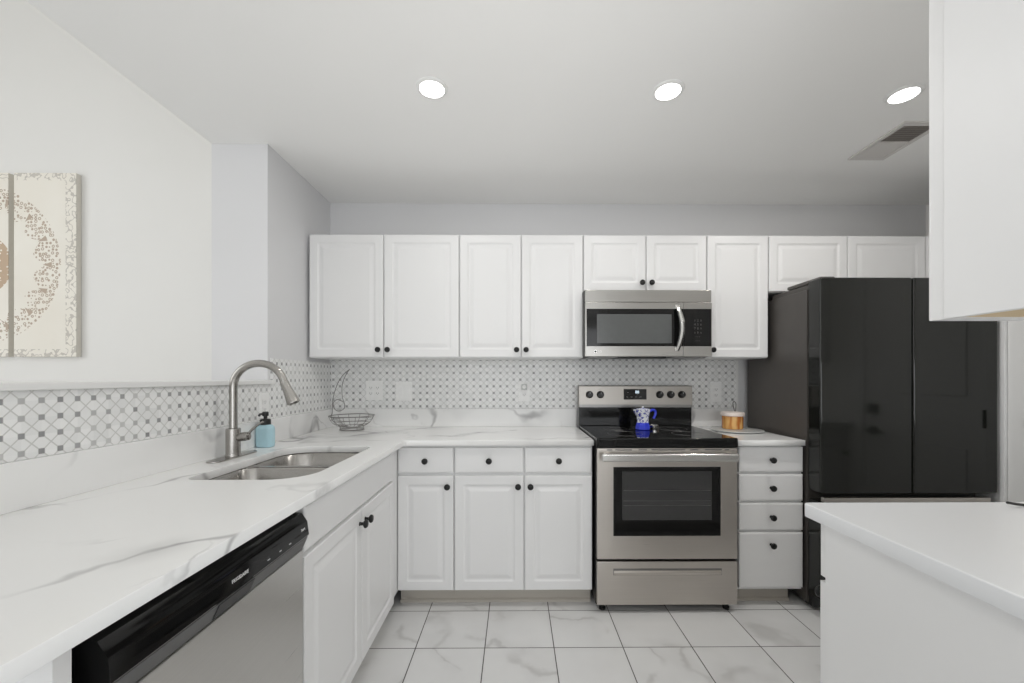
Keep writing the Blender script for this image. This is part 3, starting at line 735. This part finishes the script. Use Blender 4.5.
# ================================================================== WALL PLATES
def plate(name, label, u, z, w, h, side='back', kind='outlet', gang=1, grp='white wall plates on the backsplash'):
    """u is the centre along the wall"""
    if side == 'back': T = Matrix(((1, 0, 0, u), (0, 0, -1, -.0102), (0, 1, 0, z), (0, 0, 0, 1)))
    else: T = Matrix(((0, 0, 1, XT+.0092), (-1, 0, 0, u), (0, 1, 0, z), (0, 0, 0, 1)))
    c = thing(name, label, 'outlet' if kind != 'switch' else 'switch', T.translation, grp)
    def put(nm, bm, m, p=c): bm.transform(T); return obj(nm, bm, m, p)
    put('cover_plate', box(-w/2, w/2, -h/2, h/2, 0, .006, bev=.002), M['white'])
    for g in range(gang):
        gx = (g-(gang-1)/2)*.046
        if kind == 'switch':
            put('rocker', box(gx-.016, gx+.016, -.033, .033, .006, .0095, bev=.0015), M['white'])
        else:
            for sy in (-.0195, .0195):
                r = put('receptacle', box(gx-.0165, gx+.0165, sy-.014, sy+.014, .006, .0085, bev=.002), M['white'])
                bm = box(gx-.008, gx-.006, sy-.004, sy+.006, .0085, .0088); add_box(bm, gx+.006, gx+.008, sy-.004, sy+.006, .0085, .0088)
                add_box(bm, gx-.002, gx+.002, sy-.010, sy-.006, .0085, .0088)
                put('slots', bm, M['slot'], r)
    return c, T
plate('wall_outlet', 'white double outlet plate on back tiles beside the wire fruit basket', -.975, 1.168, .115, .135, gang=2)
plate('wall_switch', 'white double rocker switch plate, second plate from the left on the back tiles', -.771, 1.162, .110, .130, kind='switch', gang=2)
pl, T = plate('wall_outlet', 'white outlet plate with a small plug-in, left of the range', .06, 1.16, .078, .135)
plate('wall_outlet', 'white outlet plate on back tiles between range and refrigerator', 1.394, 1.156, .078, .135)
plate('wall_outlet', 'white outlet plate on the left tiles behind the soap bottle', -.775, 1.115, .078, .125, side='left')
nl = thing('night_light', 'small plug-in night light in the outlet left of the range', 'night light', (.06, -.02, 1.185))
obj('housing', box(.04, .08, -.046, -.0185, 1.172, 1.212, bev=.005), M['traym'], nl)
obj('lens', add_lathe(BM(), [(.013, 0), (.013, .003), (.009, .006), (0, .007)], (.06, -.046, 1.194), (0, -1, 0), 20), M['white'], nl)

# ================================================================== SOAP, BASKET, TRAY, POT
SX, SY = -1.2215, -.845
sp = thing('soap_dispenser', 'blue soap bottle with black pump standing behind the sink', 'soap bottle', (SX, SY, ZC))
bm = BM(); rings = []
for z, k in ((.0005, .88), (.004, .97), (.012, 1.), (.085, 1.), (.098, .93), (.107, .72), (.111, .5)):
    rings.append([bm.verts.new((x, y, ZC+z)) for x, y in rrect(SX-.039*k, SX+.039*k, SY-.028*k, SY+.028*k, .02*k, 6)])
for p, q in zip(rings, rings[1:]):
    for i in range(len(p)): bm.faces.new((p[i], p[(i+1) % len(p)], q[(i+1) % len(p)], q[i]))
bm.faces.new(rings[0]); bm.faces.new(rings[-1]); bmesh.ops.recalc_face_normals(bm, faces=bm.faces)
obj('bottle', bm, M['soap'], sp)
obj('collar', add_lathe(BM(), [(.020, .108), (.024, .110), (.024, .132), (.020, .137), (.008, .138), (.008, .155)], (SX, SY, ZC), (0, 0, 1), 24), M['black'], sp)
bm = add_lathe(BM(), [(.012, .150), (.014, .153), (.014, .168), (.011, .172), (0, .172)], (SX, SY, ZC), (0, 0, 1), 20)
add_tube(bm, [(SX+.006, SY, ZC+.163), (SX-.006, SY-.008, ZC+.163), (SX-.014, SY-.022, ZC+.160), (SX-.016, SY-.026, ZC+.152)], .0055, 10)
obj('pump_head', bm, M['black'], sp)

BX, BY, BR = -1.062, -.185, .138
bk = thing('fruit_basket', 'wire fruit basket with banana hook standing in the counter corner', 'basket', (BX, BY, ZC))
def circ(r, z, n=40, cx=BX, cy=BY): return [(cx+r*math.cos(2*PI*i/n), cy+r*math.sin(2*PI*i/n), z) for i in range(n)]
obj('rim', add_tube(BM(), circ(BR, ZC+.092), .0028, 8, True), M['wire'], bk)
bm = BM()
for r, z in ((.128, .068), (.108, .044), (.074, .026)): add_tube(bm, circ(r, ZC+z), .0016, 6, True)
obj('wire_ring', bm, M['wire'], bk)
bm = BM()
for k in range(12):
    a = 2*PI*k/12
    add_tube(bm, smooth_path([(BX+r*math.cos(a), BY+r*math.sin(a), ZC+z) for r, z in ((BR, .092), (.129, .068), (.109, .044), (.075, .026), (.04, .0235))], 3), .0015, 6)
obj('rib', bm, M['wire'], bk)
obj('base_ring', add_tube(BM(), circ(.075, ZC+.004), .0028, 8, True), M['wire'], bk)
for k in range(4):
    a = PI/4+PI/2*k
    obj('foot', add_tube(BM(), [(BX+.075*math.cos(a), BY+.075*math.sin(a), ZC+.004), (BX+.076*math.cos(a), BY+.076*math.sin(a), ZC+.026)], .0024, 8), M['wire'], bk)
def bp(px, py, y=-.17):
    s = (y+2.8642)/411.24; return ((px-515.4)*s, y, 1.2546-(py-377.94)*s)
hk = [bp(*q) for q in ((331.5, 416.5), (333, 412), (333.2, 402), (335.2, 392), (339, 382), (344, 374.5), (350, 369.5), (348.5, 371.5), (344.5, 379), (342.5, 388), (343.2, 398), (345.2, 405), (344, 409), (339, 411), (335, 408.5), (334, 402.5), (338, 399.5), (343.5, 401.5))]
obj('hook', add_tube(BM(), smooth_path(hk, 5), .0024, 8), M['wire'], bk)

TX, TY, TR = 1.405, -.265, .152
ty_ = thing('tray', 'round grey tray under the candle on the small countertop', 'tray', (TX, TY, ZC))
obj('dish', add_lathe(BM(), [(0, .0005), (.130, .0005), (TR, .006), (TR, .0095), (.150, .011), (.140, .0105), (0, .0105)], (TX, TY, ZC), (0, 0, 1), 56), M['traym'], ty_)
hk = [(TX+.060, TY+.130, ZC+.010), (TX+.062, TY+.134, ZC+.05), (TX+.07, TY+.137, ZC+.09), (TX+.055, TY+.137, ZC+.13), (TX+.048, TY+.137, ZC+.165), (TX+.055, TY+.137, ZC+.18), (TX+.068, TY+.137, ZC+.165), (TX+.066, TY+.137, ZC+.12), (TX+.06, TY+.136, ZC+.08)]
obj('wire_handle', add_tube(BM(), smooth_path(hk, 5), .003, 8), M['wire'], ty_)
CX_, CY_ = 1.398, -.226
cd = thing('candle', 'amber glass candle jar with pale lid on the round tray', 'candle', (CX_, CY_, ZC+.0106))
obj('jar', add_lathe(BM(), [(0, .0002), (.058, .0002), (.062, .005), (.063, .078), (.060, .082)], (CX_, CY_, ZC+.0106), (0, 0, 1), 40), M['amber'], cd)
obj('lid', add_lathe(BM(), [(.061, .082), (.070, .084), (.0705, .102), (.068, .106), (.055, .108), (0, .108)], (CX_, CY_, ZC+.0106), (0, 0, 1), 40), M['lid'], cd)

PXc, PYc, PZ = .792, -.315, .9345
mp = thing('moka_pot', 'small blue and white painted moka pot on the black cooktop', 'coffee pot', (PXc, PYc, PZ))
obj('boiler', add_lathe(BM(), [(0, .0002), (.042, .0002), (.046, .004), (.044, .026), (.039, .040), (.038, .044)], (PXc, PYc, PZ), (0, 0, 1), 8), M['blue'], mp, smooth=False)
bm = add_lathe(BM(), [(.036, .044), (.035, .050), (.038, .078), (.045, .112), (.048, .124), (.044, .1245), (.034, .08)], (PXc, PYc, PZ), (0, 0, 1), 8)
for v_ in bm.verts:
    if v_.co.z > PZ+.105 and v_.co.x < PXc-.03: v_.co.x -= .012
obj('jug', bm, M['enamel'], mp, smooth=False)
obj('lid', add_lathe(BM(), [(.045, .1248), (.042, .128), (.02, .133), (.007, .134), (.007, .140), (.004, .143), (0, .143)], (PXc, PYc, PZ), (0, 0, 1), 8), M['enamel'], mp, smooth=False)
obj('handle', add_tube(BM(), smooth_path([(PXc+.040, PYc, PZ+.112), (PXc+.060, PYc, PZ+.122), (PXc+.076, PYc, PZ+.114), (PXc+.077, PYc, PZ+.092), (PXc+.066, PYc, PZ+.068)], 5), .008, 10), M['blue'], mp)
tn = thing('metal_tin', 'small low steel tin on the cooktop beside the moka pot', 'tin', (.875, -.27, PZ))
obj('cup', add_lathe(BM(), [(0, .0002), (.028, .0002), (.030, .003), (.031, .020), (.029, .020), (.028, .004), (0, .004)], (.875, -.27, PZ), (0, 0, 1), 30), M['bright'], tn)
obj('rolled_rim', add_tube(BM(), circ(.031, PZ+.021, 30, .875, -.27), .0018, 8, True), M['bright'], tn)

# black cord end on the peninsula, at the right edge of the photograph
tag(obj('power_cord', add_tube(BM(), smooth_path([(1.285, -1.80, .929), (1.33, -1.80, .9225), (1.40, -1.805, .9225), (1.55, -1.85, .9225), (1.8, -1.9, .9225)], 5), .0035, 8), M['black'], org=(1.285, -1.8, ZC)), 'black cord lying on the peninsula countertop at the right edge', 'cord')

# ================================================================== WALL ART
AZ, AXC = 2.026, -3.634
for x0, x1, lab in ((-3.416, -2.996, 'cream wall panel with a brown floral half ring, right panel of the set'),
                    (-3.874, -3.454, 'cream wall panel with the ring centre, cut off by the left photo edge')):
    a = thing('art_panel', lab, 'wall art', (AXC, -.002, AZ), 'cream mandala panels on the far wall')
    obj('canvas', box(x0, x1, -.0365, -.0335, AZ-.626, AZ+.626, bev=.0008), M['canvas'], a, smooth=False)
    obj('side_batten', box(x0+.0005, x1-.0003, -.0334, -.002, AZ-.6255, AZ+.6255), M['canvas_edge'], a, smooth=False)
